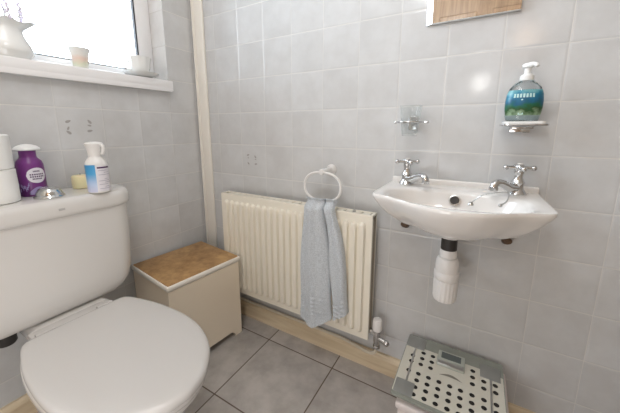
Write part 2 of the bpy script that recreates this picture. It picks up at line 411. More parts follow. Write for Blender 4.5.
def pan_ring(x0, x1, w, z, n=48, p=2.3):
    out = []
    for i in range(n):
        a = 2*PI*i/n; c, s = math.cos(a), math.sin(a)
        cx, hx = (x0+x1)/2, (x1-x0)/2
        out.append((cx+hx*math.copysign(abs(c)**(2/p), c), YC+w*math.copysign(abs(s)**(2/p), s), z))
    return out
bm = BM()
add_rings(bm, [pan_ring(*a) for a in ((.29, .62, .115, 0), (.29, .622, .116, .02), (.28, .60, .105, .05), (.255, .585, .098, .12), (.22, .60, .105, .19), (.19, .655, .128, .25),
                                      (.175, .715, .150, .30), (.17, .75, .162, .34), (.168, .767, .166, .365), (.168, .77, .166, .383), (.175, .764, .162, .387))])
add_box(bm, .03, .24, YC-.09, YC+.12, .33, .399, .02)
obj('pan', bm, 'toilet', wc, angle=50)
bm = BM(); add_tube(bm, smooth_path([(.02, -.850, .350), (.05, -.850, .345), (.085, -.848, .350), (.10, -.847, .375), (.10, -.847, .405)]), .016, 14)  # thick dark elbow: inlet nut plus the shadow under the cistern
add_lathe(bm, [(.02, .345), (.024, .35), (.024, .385), (.016, .395), (.016, .41)], 20, (.10, -.847, 0))
obj('inlet_and_shade', bm, 'dark', wc, label='dark inlet fitting with the shadow around it shaped in')

# ------------------------------------------------------------------ things on the cistern
LZ = .778
TOPZ = LZ+.0004
for k in range(2):
    bm = BM()
    add_lathe(bm, [(.020, .001), (.050, .000), (.054, .003), (.0545, .05), (.054, .094), (.050, .097), (.020, .096)], 40, cap0=False, cap1=False)
    o = obj('toilet_roll', bm, 'paper', None)
    o.location = (.100 + .002*k, -.811 - .002*k, TOPZ+.0975*k)
    tag(o, ('white toilet roll standing directly on the cistern lid at the far left', 'white toilet roll topmost of the two stacked on the cistern')[k], 'toilet roll', 'stacked toilet rolls')
    bm = BM(); add_lathe(bm, [(.0205, .0008), (.0205, .0962), (.0190, .0962), (.0190, .0008), (.0205, .0008)], 30, cap0=False, cap1=False)
    obj('core', bm, 'card', o, world=False, label='brown cardboard core')

def arc_patch(bm, r, a0, a1, z0, z1, n=10, shape=None, mi=0, ry=None):
    """a label patch on a cylinder of radius r between angles; shape(t)->(zlo, zhi) for t in 0..1"""
    ry = ry or r
    lo, hi = [], []
    for i in range(n+1):
        t = i/n; a = a0+(a1-a0)*t; l, h = (z0, z1) if not shape else shape(t)
        lo.append((r*math.cos(a), ry*math.sin(a), l)); hi.append((r*math.cos(a), ry*math.sin(a), h))
    V0 = [bm.verts.new(p) for p in lo]; V1 = [bm.verts.new(p) for p in hi]
    for i in range(n): bm.faces.new((V0[i], V0[i+1], V1[i+1], V1[i])).material_index = mi

# purple freshener bottle
pb = thing('air_freshener_bottle', 'purple air freshener bottle with a white mushroom cap on the cistern', 'air freshener', (.058, -.712, TOPZ))
bm = BM(); add_lathe(bm, [(.031, 0), (.0335, .003), (.034, .01), (.034, .085), (.0335, .098), (.030, .110), (.022, .119), (.0205, .124), (.0205, .143)], 40)
obj('body', bm, 'purple', pb, world=False)
bm = BM(); add_lathe(bm, [(.019, .143), (.031, .144), (.0325, .147), (.031, .151), (.024, .157), (.012, .162), (.004, .163)], 36)
obj('cap', bm, 'pumpwhite', pb, world=False, label='white domed cap')
aim = math.atan2(-1.051+.71, 1.287-.058)             # bottle faces the room
bm = BM(); ov = lambda z, h, k=1: (lambda t: (z-h*math.sqrt(max(0, 1-(2*t-1)**2))*k, z+h*math.sqrt(max(0, 1-(2*t-1)**2))))
arc_patch(bm, .0346, aim-.35, aim+1.15, 0, 0, 16, ov(.066, .024), 0)
arc_patch(bm, .0345, aim-.30, aim+1.1, 0, 0, 14, lambda t: (.006, .014+.016*math.sin(PI*t)), 2)
for z, a, b_ in ((.079, .15, .65), (.069, -.1, .95), (.062, -.1, .95), (.055, .05, .75)):
    n_ = 7
    for i in range(n_):
        s = aim+a+(b_-a)*i/n_
        arc_patch(bm, .0349, s, s+(b_-a)/n_*.68, z-.0022, z+.0022, 2, None, 1)
random.seed(2)
for i in range(16):                                   # lavender sprigs printed at the foot
    a = aim-1.1+.055*i; h = .018+.02*random.random()
    arc_patch(bm, .0347, a, a+.02, .004, h, 1, None, 1)
    arc_patch(bm, .0348, a-.01, a+.04, h-.004, h+.006, 1, None, 2)
obj('label_print', bm, ['labelwhite', 'darkpurple', 'lavender'], pb, world=False, smooth=False, label='white oval label with dark lettering and lavender print')

# white trigger freshener with blue label
fb = thing('freshener_spray', 'white spray bottle with a blue and white label at the right of the cistern', 'air freshener', (.188, -.582, TOPZ))
bm = BM(); add_lathe(bm, [(.028, 0), (.031, .002), (.0315, .01), (.0315, .092), (.0305, .100), (.026, .108), (.0195, .118), (.0175, .126), (.0175, .134)], 40)
obj('body', bm, 'plastic', fb, world=False)
aim = math.atan2(-1.051+.585, 1.287-.178)
bm = BM(); arc_patch(bm, .0320, aim-2.2, aim-.15, .004, .094, 24, None, 0); obj('blue_label', bm, 'bluelabel', fb, world=False, label='blue label fading to lilac')
bm = BM(); arc_patch(bm, .0321, aim-.1, aim+1.5, .006, .090, 18, None, 0)
arc_patch(bm, .0324, aim+.0, aim+1.25, .082, .087, 8, None, 1)
for i, z in enumerate((.074, .067, .060, .046, .040, .034, .028, .020, .014)):
    arc_patch(bm, .0324, aim+.05+.5*(i % 2), aim+.9+.2*(i % 3), z, z+.002, 6, None, 2)
obj('text_label', bm, ['labelwhite', 'darkpurple', mat('grey_ink', (.45, .44, .52), .4)], fb, world=False, smooth=False, label='white label with small grey lettering')
bm = BM()
add_lathe(bm, [(.0195, .122), (.0195, .134), (.0215, .146), (.0245, .156), (.0258, .162), (.022, .166), (.010, .168), (.002, .168)], 32)
obj('spray_head', bm, 'plastic', fb, world=False)
ca, sa = math.cos(aim+.9), math.sin(aim+.9)
bm = BM(); add_tube(bm, smooth_path([(.018*ca, .018*sa, .158), (.029*ca, .029*sa, .155), (.030*ca, .030*sa, .140), (.025*ca, .025*sa, .128)]), [.0055]*19, 10)
obj('trigger', bm, 'plastic', fb, world=False)

bm = BM(); add_lathe(bm, [(.023, 0), (.026, .002), (.027, .02), (.026, .042), (.023, .046), (.004, .047)], 32)
o = obj('soap', bm, 'wax', None); o.location = (.058, -.582, TOPZ)
tag(o, 'small pale yellow candle at the back of the cistern behind the spray bottle', 'candle'); o.name = 'candle'
bm = BM(); add_tube(bm, [(0, 0, .046), (.0008, 0, .050), (.002, 0, .053)], .0008, 6); obj('wick', bm, 'dark', o, world=False)

# ------------------------------------------------------------------ cream box with cork top
BXr = -6.5*PI/180
bx = thing('storage_box', 'cream wooden storage box with a brown mottled top, in the corner beside the toilet', 'box', (.187, -.273, 0), BXr)
hx, hy, T_ = .1505, .1685, .016
def cut_panel(L, h, foot, rise):
    pts = [(-L, 0), (-L+foot, 0)]
    for i in range(9):
        a = PI/2*i/8; pts.append((-L+foot+.004+.030*(1-math.cos(a)), rise*math.sin(a)))
    for i in range(8, -1, -1):
        a = PI/2*i/8; pts.append((L-foot-.004-.030*(1-math.cos(a)), rise*math.sin(a)))
    return pts+[(L-foot, 0), (L, 0), (L, h), (-L, h)]
bm = BM(); pf = cut_panel(hy, .372, .034, .030)
add_prism(bm, pf, hx-T_, hx, 0); obj('front_panel', bm, 'cream', bx, world=False, smooth=False)
bm = BM(); add_prism(bm, cut_panel(hy, .372, .034, .030), -hx, -hx+T_, 0); obj('back_panel', bm, 'cream', bx, world=False, smooth=False)
for s in (-1, 1):
    bm = BM(); y0, y1 = (-hy+.0005, -hy+T_) if s < 0 else (hy-T_, hy-.0005)
    add_prism(bm, cut_panel(hx-T_-.0002, .372, .034, .030), y0, y1, 1); obj('side_panel', bm, 'cream', bx, world=False, smooth=False)
bm = BM(); add_box(bm, -hx+T_, hx-T_, -hy+T_, hy-T_, .045, .055); obj('bottom_panel', bm, 'cream', bx, world=False, smooth=False)
bm = BM()
def rr(e, z, r=.006): return [(x, y, z) for x, y in rrect(-hx-e, hx+e, -hy-e, hy+e, r, 4)]
add_rings(bm, [rr(-.001, .372), rr(.001, .376), rr(.005, .380), rr(.0065, .385), rr(.0065, .394), rr(.004, .3975), rr(-.001, .3985)])
ld = obj('lid', bm, 'trimcream', bx, world=False)
bm = BM(); add_rings(bm, [rr(-.0005, .3984), rr(-.001, .4010), rr(-.004, .4020)])
obj('lid_covering', bm, 'cork', ld, world=False, label='brown mottled covering on the lid')

# ------------------------------------------------------------------ radiator
RX0, RX1, RZ0, RZ1, RY = .228, .984, .184, .680, -.088
rad = thing('radiator', 'cream ribbed panel radiator on the tiled wall behind the towel', 'radiator', ((RX0+RX1)/2, -.06, 0))
def sst(a, b, t):
    t = max(0, min(1, (t-a)/(b-a))); return t*t*(3-2*t)
def rad_panel(y, face, name):
    bm = BM(); nr = 22; mx_ = .020; pitch = (RX1-RX0-2*mx_)/nr
    xs = [RX0, RX0+mx_*.5]
    for i in range(nr):
        for t in (0, .12, .24, .34, .45, .55, .66, .76, .88): xs.append(RX0+mx_+pitch*(i+t))
    xs += [RX1-mx_, RX1-mx_*.5, RX1]
    zs = [RZ0, RZ0+.012, RZ0+.026, RZ0+.032, RZ0+.037, RZ0+.044, RZ0+.055, RZ0+.15, RZ0+.25, RZ1-.15, RZ1-.055, RZ1-.044, RZ1-.037, RZ1-.032, RZ1-.026, RZ1-.012, RZ1]
    G = []
    for z in zs:
        row = []
        for x in xs:
            u = (x-RX0-mx_)/pitch; d = 0
            if 0 < u < nr:
                f = u-math.floor(u); w = abs(f-.5)*2          # 0 at rib centre
                end = min(z-RZ0-.030, RZ1-.030-z)/.016
                wl = .50*math.sqrt(max(0, min(1, end*(2-end) if end < 1 else 1)))
                d = 1-sst(wl-.02, wl+.26, w) if wl > .02 else 0
            row.append(bm.verts.new((x, y-face*.0135*d, z)))
        G.append(row)
    for a, b_ in zip(G, G[1:]):
        for i in range(len(a)-1): bm.faces.new((a[i], a[i+1], b_[i+1], b_[i]))
    # turned-back edges
    t = .010*face
    def strip(vs):
        q = [bm.verts.new((v.co.x, y+t, v.co.z)) for v in vs]
        for i in range(len(vs)-1): bm.faces.new((vs[i], vs[i+1], q[i+1], q[i]))
    strip(G[0]); strip(G[-1]); strip([r[0] for r in G]); strip([r[-1] for r in G])
    return obj(name, bm, 'rad', rad, angle=50)
rad_panel(RY, 1, 'front_panel')
rad_panel(-.036, -1, 'back_panel')
bm = BM()
for x in (RX0+.001, RX1-.001-.0015): add_box(bm, x, x+.0015, RY+.010, -.046, RZ0+.02, RZ1-.012); obj('end_panel', bm, 'raddark', rad, smooth=False, label='dull brown end plate'); bm = BM()
bm.free()
bm = BM()                                              # top grille: frame with slots
add_box(bm, RX0, RX1, RY+.0005, RY+.012, RZ1-.004, RZ1+.004, .0015); add_box(bm, RX0, RX1, -.047, -.0365, RZ1-.004, RZ1+.004, .0015)
add_box(bm, RX0, RX0+.012, RY+.010, -.045, RZ1-.004, RZ1+.004, .0015); add_box(bm, RX1-.012, RX1, RY+.010, -.045, RZ1-.004, RZ1+.004, .0015)
x = RX0+.03
while x < RX1-.02: add_box(bm, x, x+.027, RY+.010, -.045, RZ1-.002, RZ1+.002, .0005); x += .034
obj('top_grille', bm, 'rad', rad)
bm = BM(); add_tube(bm, [(.905, -.065, RZ1), (.905, -.065, RZ1+.010)], .006, 12); add_tube(bm, [(.905, -.065, RZ1+.008), (.905, -.065, RZ1+.014)], .004, 4)
obj('bleed_valve', bm, 'steel', rad, label='small metal bleed valve')
for x in (.40, .82):
    bm = BM(); add_box(bm, x-.015, x+.015, -.040, -.0005, .25, .62, .001); obj('wall_bracket', bm, 'rad', rad, smooth=False)
# valve at bottom right
vx, vy = 1.012, -.062
bm = BM()
add_tube(bm, [(RX1-.006, vy, .212), (vx, vy, .212)], .0105, 16); add_lathe(bm, [(.015, 0), (.015, .013)], 6, (vx-.018, vy, .212), to_dir((1, 0, 0)))
add_lathe(bm, [(.009, .150), (.011, .152), (.011, .170), (.013, .176), (.013, .222), (.011, .226)], 20, (vx, vy, 0))
add_tube(bm, [(vx, vy, .190), (vx+.038, vy-.008, .186)], .0095, 16); add_ball(bm, (vx+.040, vy-.0085, .186), .012)
add_lathe(bm, [(.014, .146), (.014, .158)], 6, (vx, vy, 0))
obj('valve_body', bm, 'chrome', rad, label='chrome radiator valve')
bm = BM(); add_lathe(bm, [(.015, .222), (.018, .225), (.0185, .235), (.0175, .262), (.015, .269), (.003, .270)], 24, (vx, vy, 0))
obj('valve_cap', bm, 'plastic', rad, label='white valve cap')
bm = BM()
add_tube(bm, smooth_path([(vx, vy, .150), (vx-.004, vy, .125), (vx-.025, -.053, .104), (.955, -.038, .092), (.905, -.022, .0862), (.83, -.0115, .0858), (.70, -.0105, .0857), (.50, -.0105, .0857), (.30, -.0105, .0857), (.24, -.0105, .0857)]), .0065, 12)
o = origin(obj('heating_pipe', bm, 'pipe'), (vx, vy, .09)); tag(o, 'thin cream pipe running along the top of the wooden skirting under the radiator', 'pipe')

# ------------------------------------------------------------------ towel ring and towel
RC = Vector((.777, -.082, .768))
tr_ = thing('towel_ring', 'white oval towel ring fixed to the tiles above the radiator', 'towel ring', (.767, 0, .83))
bm = BM()
pts = []
for i in range(56):
    a = 2*PI*i/56; c, s = math.cos(a), math.sin(a)
    pts.append(RC+Vector((.078*math.copysign(abs(c)**.85, c), -.012*s*-1*0, .056*math.copysign(abs(s)**.85, s))))
add_tube(bm, pts, .0048, 12, closed=True); obj('ring', bm, 'plastic', tr_)
bm = BM(); add_lathe(bm, [(.021, 0), (.021, .005), (.017, .010), (.011, .016), (.010, .066), (.0115, .072), (.0115, .088), (.010, .092), (.003, .093)], 24, (.777, 0, .826), to_dir((0, -1, 0)))
obj('mounting_post', bm, 'plastic', tr_)

tw = thing('hand_towel', 'grey terry hand towel hanging from the white ring over the radiator', 'towel', (.79, -.11, .45))
def towel(seed, xt0, xt1, xb0, xb1, zt, zb_l, zb_m, zb_r, yf, yb, nf, amp):
    random.seed(seed); ph = random.random()*6
    bm = BM(); NV, NU = 60, 34; rings = []
    for j in range(NV+1):
        v = j/NV; row_f, row_b = [], []
        e = sst(0, .35, v)*.35+.65*v
        x0 = xt0+(xb0-xt0)*e; x1 = xt1+(xb1-xt1)*e
        for i in range(NU+1):
            u = i/NU
            zb = zb_l+(zb_m-zb_l)*min(1, u*2) if u < .5 else zb_m+(zb_r-zb_m)*(u-.5)*2
            z = zt+(zb-zt)*v
            hang = max(0, z-.0)
            fold = math.sin(u*PI*nf*(1-.15*v)+ph)*amp*(1-.25*v)+math.sin(u*PI*nf*2.3+ph*2+v*1.5)*amp*.35
            band = .0038*math.sin((z-.235)*2*PI/.018) if .215 < z-(.04*u) < .318 else 0
            sh = .026*(1-sst(0, .055, v))
            edge = math.sqrt(max(0, 1-(2*u-1)**6))
            x = x0+(x1-x0)*u+.003*math.sin(v*9+u*3)
            row_f.append((x, yf+sh*1.1+(fold+band)-.009*edge*1 + .010*(1-edge), z))
            row_b.append((x, yb+sh+.3*fold*(1-v), z))
        rings.append(row_f+list(reversed(row_b)))
    # rounded top over the ring bar
    top = rings[0]; n = len(top); cy = (yf+yb)/2
    extra = []
    for k, (dz, sc) in enumerate(((.010, .35), (.0075, .7), (.004, .92))):
        extra.append([(p[0], cy+(p[1]-cy)*sc, p[2]+dz) for p in top])
    add_rings(bm, extra+rings)
    return bm
YB = -.1065
o = obj('front_fold', towel(3, .716, .796, .694, .842, .716, .215, .186, .240, -.127, YB, 2.4, .007), 'towel', tw, angle=70)
o = obj('side_fold', towel(8, .795, .842, .846, .912, .718, .240, .262, .290, -.1200, YB, 1.3, .006), 'towel', tw, angle=70)

# ------------------------------------------------------------------ wash basin
CB = Vector((1.238, -.165)); ZR = .804
ba = thing('wash_basin', 'small white wall-hung wash basin with two chrome taps', 'wash basin', (CB.x, -.01, .70))
outl = [(1.026, -.0006), (1.026, -.03), (1.027, -.10), (1.026, -.18), (1.027, -.228), (1.030, -.245), (1.041, -.255), (1.085, -.270), (1.13, -.298), (1.18, -.326), (1.238, -.340),
        (1.30, -.332), (1.35, -.304), (1.395, -.272), (1.440, -.254), (1.451, -.245), (1.455, -.230), (1.454, -.18), (1.450, -.10), (1.450, -.03), (1.450, -.0006)]
outl = outl[:5]+[(p.x, p.y) for p in smooth_path([(x, y, 0) for x, y in outl[5:-6]], 5)]+outl[-6:]
def ray_poly(poly, c, a):
    d = Vector((math.cos(a), math.sin(a))); best = None
    for p, q in zip(poly, poly[1:]+poly[:1]):
        p = Vector(p)-c; q = Vector(q)-c; e = q-p
        den = d.x*e.y-d.y*e.x
        if abs(den) < 1e-12: continue
        t = (p.x*e.y-p.y*e.x)/den; s = (p.x*d.y-p.y*d.x)/den
        if t > 0 and -1e-6 <= s <= 1+1e-6: best = t if best is None else max(best, t)
    return best
NB = 120
angs = sorted([2*PI*i/NB for i in range(NB)]+[math.atan2(p[1]-CB.y, p[0]-CB.x) % (2*PI) for p in (outl[0], outl[-1])])
def ring_from(fn, z): return [(CB.x+math.cos(a)*fn(a), CB.y+math.sin(a)*fn(a), z if not callable(z) else z(a)) for a in angs]
ro = [ray_poly(outl, CB, a) for a in angs]
inn = []
for i in range(80):
    a = 2*PI*i/80; c, s = math.cos(a), math.sin(a); p = 2.6
    inn.append((1.238+.178*math.copysign(abs(c)**(2/p), c), -.190+(.100 if s > 0 else .112)*math.copysign(abs(s)**(2/p), s)))
ri = [ray_poly(inn, CB, a) for a in angs]
def ringL(rad_list, z, s=1): return [(CB.x+math.cos(a)*r_*s, min(CB.y+math.sin(a)*r_*s, -.0006), z) for a, r_ in zip(angs, rad_list)]
def shell(k, z, yback=-.0006):
    """outer shell: shrink towards the waste, staying against the wall at the back"""
    out = []
    for a, r_ in zip(angs, ro):
        x = CB.x+math.cos(a)*r_; y = CB.y+math.sin(a)*r_
        x = CB.x+(x-CB.x)*k[0]; y = yback+(y+.0006)*k[1]
        out.append((x, y, z))
    return out
bm = BM()
outer = [shell(k, z) for k, z in (((.34, .50), .698), ((.42, .62), .6985), ((.52, .70), .702), ((.62, .775), .711), ((.72, .845), .726), ((.82, .905), .745), ((.91, .955), .767), ((.965, .985), .784), ((.995, .998), .794))]
rim = [ringL(ro, .799), [(p[0]+(CB.x-p[0])*.006, min(p[1]+(CB.y-p[1])*.006, -.0006), ZR) for p in ringL(ro, ZR)]]
def lerp_ring(t, z): return [(CB.x+math.cos(a)*(o1+(i1-o1)*t), min(CB.y+math.sin(a)*(o1+(i1-o1)*t), -.0008), z) for a, o1, i1 in zip(angs, ro, ri)]
mid = [lerp_ring(.30, ZR+.0005), lerp_ring(.80, ZR-.001), lerp_ring(1.0, ZR-.005)]
bowl = [ringL(ri, z, s) for s, z in ((.97, .792), (.93, .778), (.88, .762), (.80, .745), (.66, .728), (.45, .718), (.22, .714), (.12, .712))]
add_rings(bm, outer+rim+mid+bowl)
obj('bowl', bm, 'ceramic', ba, angle=60)
bm = BM(); add_box(bm, 1.027, 1.449, -.016, -.0007, .798, .8225, .005, 3); obj('upstand', bm, 'ceramic', ba)
bm = BM(); add_lathe(bm, [(.013, 0), (.0165, .001), (.0165, .0035), (.013, .004), (.013, .001)], 28, (1.238, -.0965, .7755), to_dir((0, -1, .42)), cap1=False)
obj('overflow', bm, 'steel', ba, label='round metal overflow ring')
bm = BM(); add_lathe(bm, [(.0135, .0015), (.0135, .0022)], 24, (1.238, -.0965, .7755), to_dir((0, -1, .42))); obj('overflow_hole', bm, 'dark', ba, label='dark overflow hole')
bm = BM(); add_lathe(bm, [(.028, .7130), (.028, .7155), (.020, .7158), (.018, .7140)], 28, (1.238, -.170, 0)); obj('waste', bm, 'chrome', ba)
for x in (1.082, 1.388):                               # fixing recesses under the bowl
    bm = BM(); add_lathe(bm, [(.013, 0), (.014, .004), (.013, .030), (.004, .032)], 20, (x, -.001, .643), to_dir((0, -1, .35)), sx=1, sy=.8)
    obj('fixing_bolt', bm, 'brownhole', ba, label='dark brown fixing under the bowl')

def tap(base, ang, name_label, chain=False):
    t = thing('basin_tap', name_label, 'tap', base, 0, 'chrome pillar taps'); t.scale = (1.12, 1.12, 1.12)
    bm = BM()
    add_lathe(bm, [(.021, 0), (.022, .003), (.020, .007), (.015, .013), (.0135, .020), (.014, .027), (.0155, .031), (.012, .037), (.0095, .044), (.0092, .052), (.011, .056), (.011, .060), (.008, .063)], 28)
    obj('tap_body', bm, 'chrome', t, world=False)
    d = Vector((math.cos(ang), math.sin(ang), 0))
    bm = BM()
    P = smooth_path([d*.006+Vector((0,0,.016)), d*.028+Vector((0,0,.020)), d*.046+Vector((0,0,.028)), d*.064+Vector((0,0,.034)), d*.077+Vector((0,0,.032)), d*.082+Vector((0,0,.022))], 6)
    add_tube(bm, P, [.0125-.0035*min(1, i/18) for i in range(len(P))], 16)
    add_lathe(bm, [(.009, 0), (.0105, .001), (.0105, .008), (.009, .009)], 20, d*.082+Vector((0,0,.015)))
    obj('spout', bm, 'chrome', t, world=False)
    bm = BM()
    add_lathe(bm, [(.009, .060), (.011, .063), (.0115, .072), (.009, .076), (.004, .078)], 24)
    for k in range(4):
        a = k*PI/2+(.18 if chain else .5); e = Vector((math.cos(a), math.sin(a), 0))
        z = Vector((0,0,.0685))
        add_tube(bm, [e*.008+z, e*.020+z, e*.028+z], [.0056, .0044, .0050], 12); add_ball(bm, e*.030+z, .0068)
    obj('cross_handle', bm, 'chrome', t, world=False)
    bm = BM(); add_lathe(bm, [(.0065, .0775), (.0065, .0795), (.003, .0805)], 20)
    obj('indice', bm, 'ceramic', t, world=False, label='small white cap on the handle')
    return t
tap((1.084, -.052, ZR), math.atan2(-.062, .073), 'chrome cross-head tap at the left end of the basin')
tap((1.392, -.052, ZR), math.atan2(-.080, -.070), 'chrome cross-head tap at the right end of the basin beside the chain', True)
bm = BM()
def chain_pts(bm, pts):
    P = smooth_path(pts, 8)
    add_tube(bm, P, .0013, 6)
    for p in P[::2]: add_ball(bm, p, .0021, u=8, v=5)
chain_pts(bm, [(1.370, -.110, .818), (1.355, -.120, .8180), (1.335, -.132, .817), (1.310, -.138, .810), (1.292, -.135, .794), (1.284, -.133, .783)])
add_lathe(bm, [(.007, 0), (.008, .002), (.006, .008), (.003, .010)], 16, (1.281, -.134, .775))
chain_pts(bm, [(1.370, -.112, .818), (1.366, -.150, .8135), (1.358, -.200, .810), (1.345, -.238, .8085)])
add_ball(bm, (1.344, -.243, .8085), .0045)
o = origin(obj('plug_chain', bm, 'steel'), (1.36, -.12, .81)); tag(o, 'thin metal plug chain draped from the right tap across the basin', 'chain')

# bottle trap
tp = thing('bottle_trap', 'white plastic bottle trap under the wash basin', 'waste trap', (1.236, -.125, .45))
def lt(name, prof, m_, lab=None, n=32):
    bm = BM(); add_lathe(bm, prof, n, (1.236, -.125, 0)); return obj(name, bm, m_, tp, label=lab)
lt('top_flange', [(.022, .668), (.032, .670), (.035, .676), (.033, .6975)], 'ceramic')
lt('tailpiece', [(.0225, .630), (.0225, .6685)], 'dark', 'black rubber collar')
lt('neck_nut', [(.0205, .604), (.024, .606), (.025, .614), (.0235, .628), (.0215, .631)], 'plastic')
lt('trap_body', [(.024, .532), (.032, .534), (.033, .572), (.032, .592), (.028, .602), (.020, .606)], 'plastic')
lt('band', [(.0335, .534), (.0358, .537), (.0358, .556), (.0335, .559)], 'plastic')
bm = BM(); n = 72; rings = []
for r_, z in ((.026, .464), (.0315, .465), (.0335, .470), (.0345, .476), (.0355, .525), (.0345, .531), (.0315, .534)):
    rings.append([((1.236+(r_-(.0018 if i % 4 < 2 and   .467 < z < .53 else 0))*math.cos(2*PI*i/n)), -.125+(r_-(.0018 if i % 4 < 2 and   .467 < z < .53 else 0))*math.sin(2*PI*i/n), z) for i in range(n)])
add_rings(bm, rings); obj('trap_cup', bm, 'plastic', tp, label='ribbed white screw cup')
bm = BM(); add_tube(bm, [(1.236, -.10, .572), (1.236, -.001, .572)], .019, 24); add_tube(bm, [(1.236, -.092, .572), (1.236, -.072, .572)], .025, 24)
obj('outlet_pipe', bm, 'plastic', tp)

# ------------------------------------------------------------------ tumbler holder, soap shelf
hd = thing('tumbler_holder', 'small chrome tumbler bracket on the tiles left of the soap shelf', 'holder', (1.085, 0, 1.0))
bm = BM(); R0 = .0405
pts = [(1.085+R0*math.cos(2*PI*i/48), -.058+R0*math.sin(2*PI*i/48), 1.010) for i in range(48)]
add_tube(bm, pts, .0032, 10, closed=True)
add_tube(bm, [(1.034, -.040, 1.010), (1.136, -.040, 1.010)], .0028, 8)
for x in (1.034, 1.136): add_ball(bm, (x, -.040, 1.010), .005)
obj('holder_ring', bm, 'chrome', hd)
bm = BM(); add_box(bm, 1.070, 1.100, -.0045, -.0005, .985, 1.030, .002); add_box(bm, 1.078, 1.092, -.022, -.004, 1.005, 1.014, .002)
obj('wall_plate', bm, 'chrome', hd)
bm = BM()
zt = 1.061
add_lathe(bm, [(.004, .9655), (.0225, .9655), (.0240, .968), (.0345, zt-.001), (.0350, zt), (.0340, zt+.0006), (.0330, zt-.001), (.0225, .974), (.0200, .9725), (.004, .9720)], 40, (1.085, -.058, 0), cap0=True, cap1=True)
o = origin(obj('tumbler', bm, 'thinglass'), (1.085, -.058, .966)); tag(o, 'clear glass tumbler held in the chrome bracket', 'glass')

sd = thing('soap_shelf', 'small white soap shelf with a chrome edge under the soap dispenser', 'shelf', (1.383, 0, 1.0))
bm = BM(); out = rrect(1.338, 1.430, -.104, -.012, .012, 5)
add_rings(bm, [[(x, y, 1.001) for x, y in out], [(x, y, 1.0085) for x, y in out]]); obj('dish', bm, 'soapglass', sd)
bm = BM(); out2 = [Vector((x, y, .9995)) for x, y in rrect(1.334, 1.434, -.109, -.009, .015, 5)]
add_tube(bm, out2, .0030, 8, closed=True); obj('chrome_rim', bm, 'chrome', sd)
bm = BM(); add_box(bm, 1.358, 1.408, -.012, -.0005, .978, 1.004, .003); add_box(bm, 1.358, 1.408, -.075, -.010, .988, .997, .003)
obj('bracket', bm, 'chrome', sd)
dp = thing('soap_dispenser', 'clear pump soap bottle with a blue and green label on the small shelf', 'soap dispenser', (1.380, -.058, 1.0088))
sprof = [(.031, 0), (.036, .002), (.0395, .012), (.0428, .034), (.0432, .052), (.0410, .072), (.0355, .088), (.0250, .100), (.0140, .107), (.0135, .110)]
bm = BM(); add_lathe(bm, sprof, 44, sy=.58)
obj('bottle', bm, 'glass', dp, world=False)
bm = BM()
add_lathe(bm, [(.0325, .004), (.0372, .012), (.0404, .034), (.0408, .052), (.0386, .072), (.0345, .082), (.005, .0825)], 44, sy=.55)
M['gel'] = mat('clear_blue_soap', (.72, .86, .88), .15, trans=.55, ior=1.35)
obj('liquid', bm, 'gel', dp, world=False, label='pale blue liquid soap')
bm = BM(); bm2rings = []
def rprof(z):
    for (r0, z0), (r1, z1) in zip(sprof, sprof[1:]):
        if z0 <= z <= z1: return r0+(r1-r0)*(z-z0)/(z1-z0)
    return .03
for j in range(13):
    z = .016+.066*j/12; row = []
    for i in range(25):
        a = -PI/2-1.28+2.56*i/24; r_ = rprof(z)+.0007
        row.append((r_*math.cos(a), r_*.58*math.sin(a), z))
    bm2rings.append(row)
add_rings(bm, bm2rings, False, False, closed=False)
lb = obj('front_label', bm, 'sealabel', dp, world=False, label='blue and green seascape label')
bm = BM()
for k in range(7):                                    # pale lettering band and one pale upright streak
    a = -PI/2-.62+.165*k
    for (z0, z1) in ((.062, .072),):
        r0 = rprof(z0)+.0012; r1 = rprof(z1)+.0012
        q = [(r0*math.cos(a), r0*.58*math.sin(a), z0), (r0*math.cos(a+.11), r0*.58*math.sin(a+.11), z0), (r1*math.cos(a+.11), r1*.58*math.sin(a+.11), z1), (r1*math.cos(a), r1*.58*math.sin(a), z1)]
        bm.faces.new([bm.verts.new(p) for p in q])
for (a, w, z0, z1) in ((-PI/2-.16, .14, .018, .058),):
    r0 = rprof(z0)+.0012; r1 = rprof(z1)+.0012
    q = [(r0*math.cos(a-w), r0*.58*math.sin(a-w), z0), (r0*math.cos(a+w), r0*.58*math.sin(a+w), z0), (r1*math.cos(a+w*.4), r1*.58*math.sin(a+w*.4), z1), (r1*math.cos(a-w*.2), r1*.58*math.sin(a-w*.2), z1)]
    bm.faces.new([bm.verts.new(p) for p in q])
obj('lettering', bm, mat('pale_aqua_print', (.50, .72, .72), .4), lb, world=False, smooth=False, label='pale aqua lettering and streak on the label')
bm = BM()
add_lathe(bm, [(.0155, .107), (.0160, .109), (.0160, .118), (.0120, .122), (.0085, .124), (.0075, .126), (.0075, .138), (.0085, .140)], 24)
add_lathe(bm, [(.010, .139), (.0135, .141), (.0135, .147), (.011, .150), (.003, .151)], 20)
add_tube(bm, smooth_path([(-.008, 0, .145), (.004, -.012, .1455), (.013, -.022, .1445), (.016, -.026, .138)], 5), [.0062]*8+[.0048]*8, 10)
obj('pump', bm, 'pumpwhite', dp, world=False, label='translucent white pump')

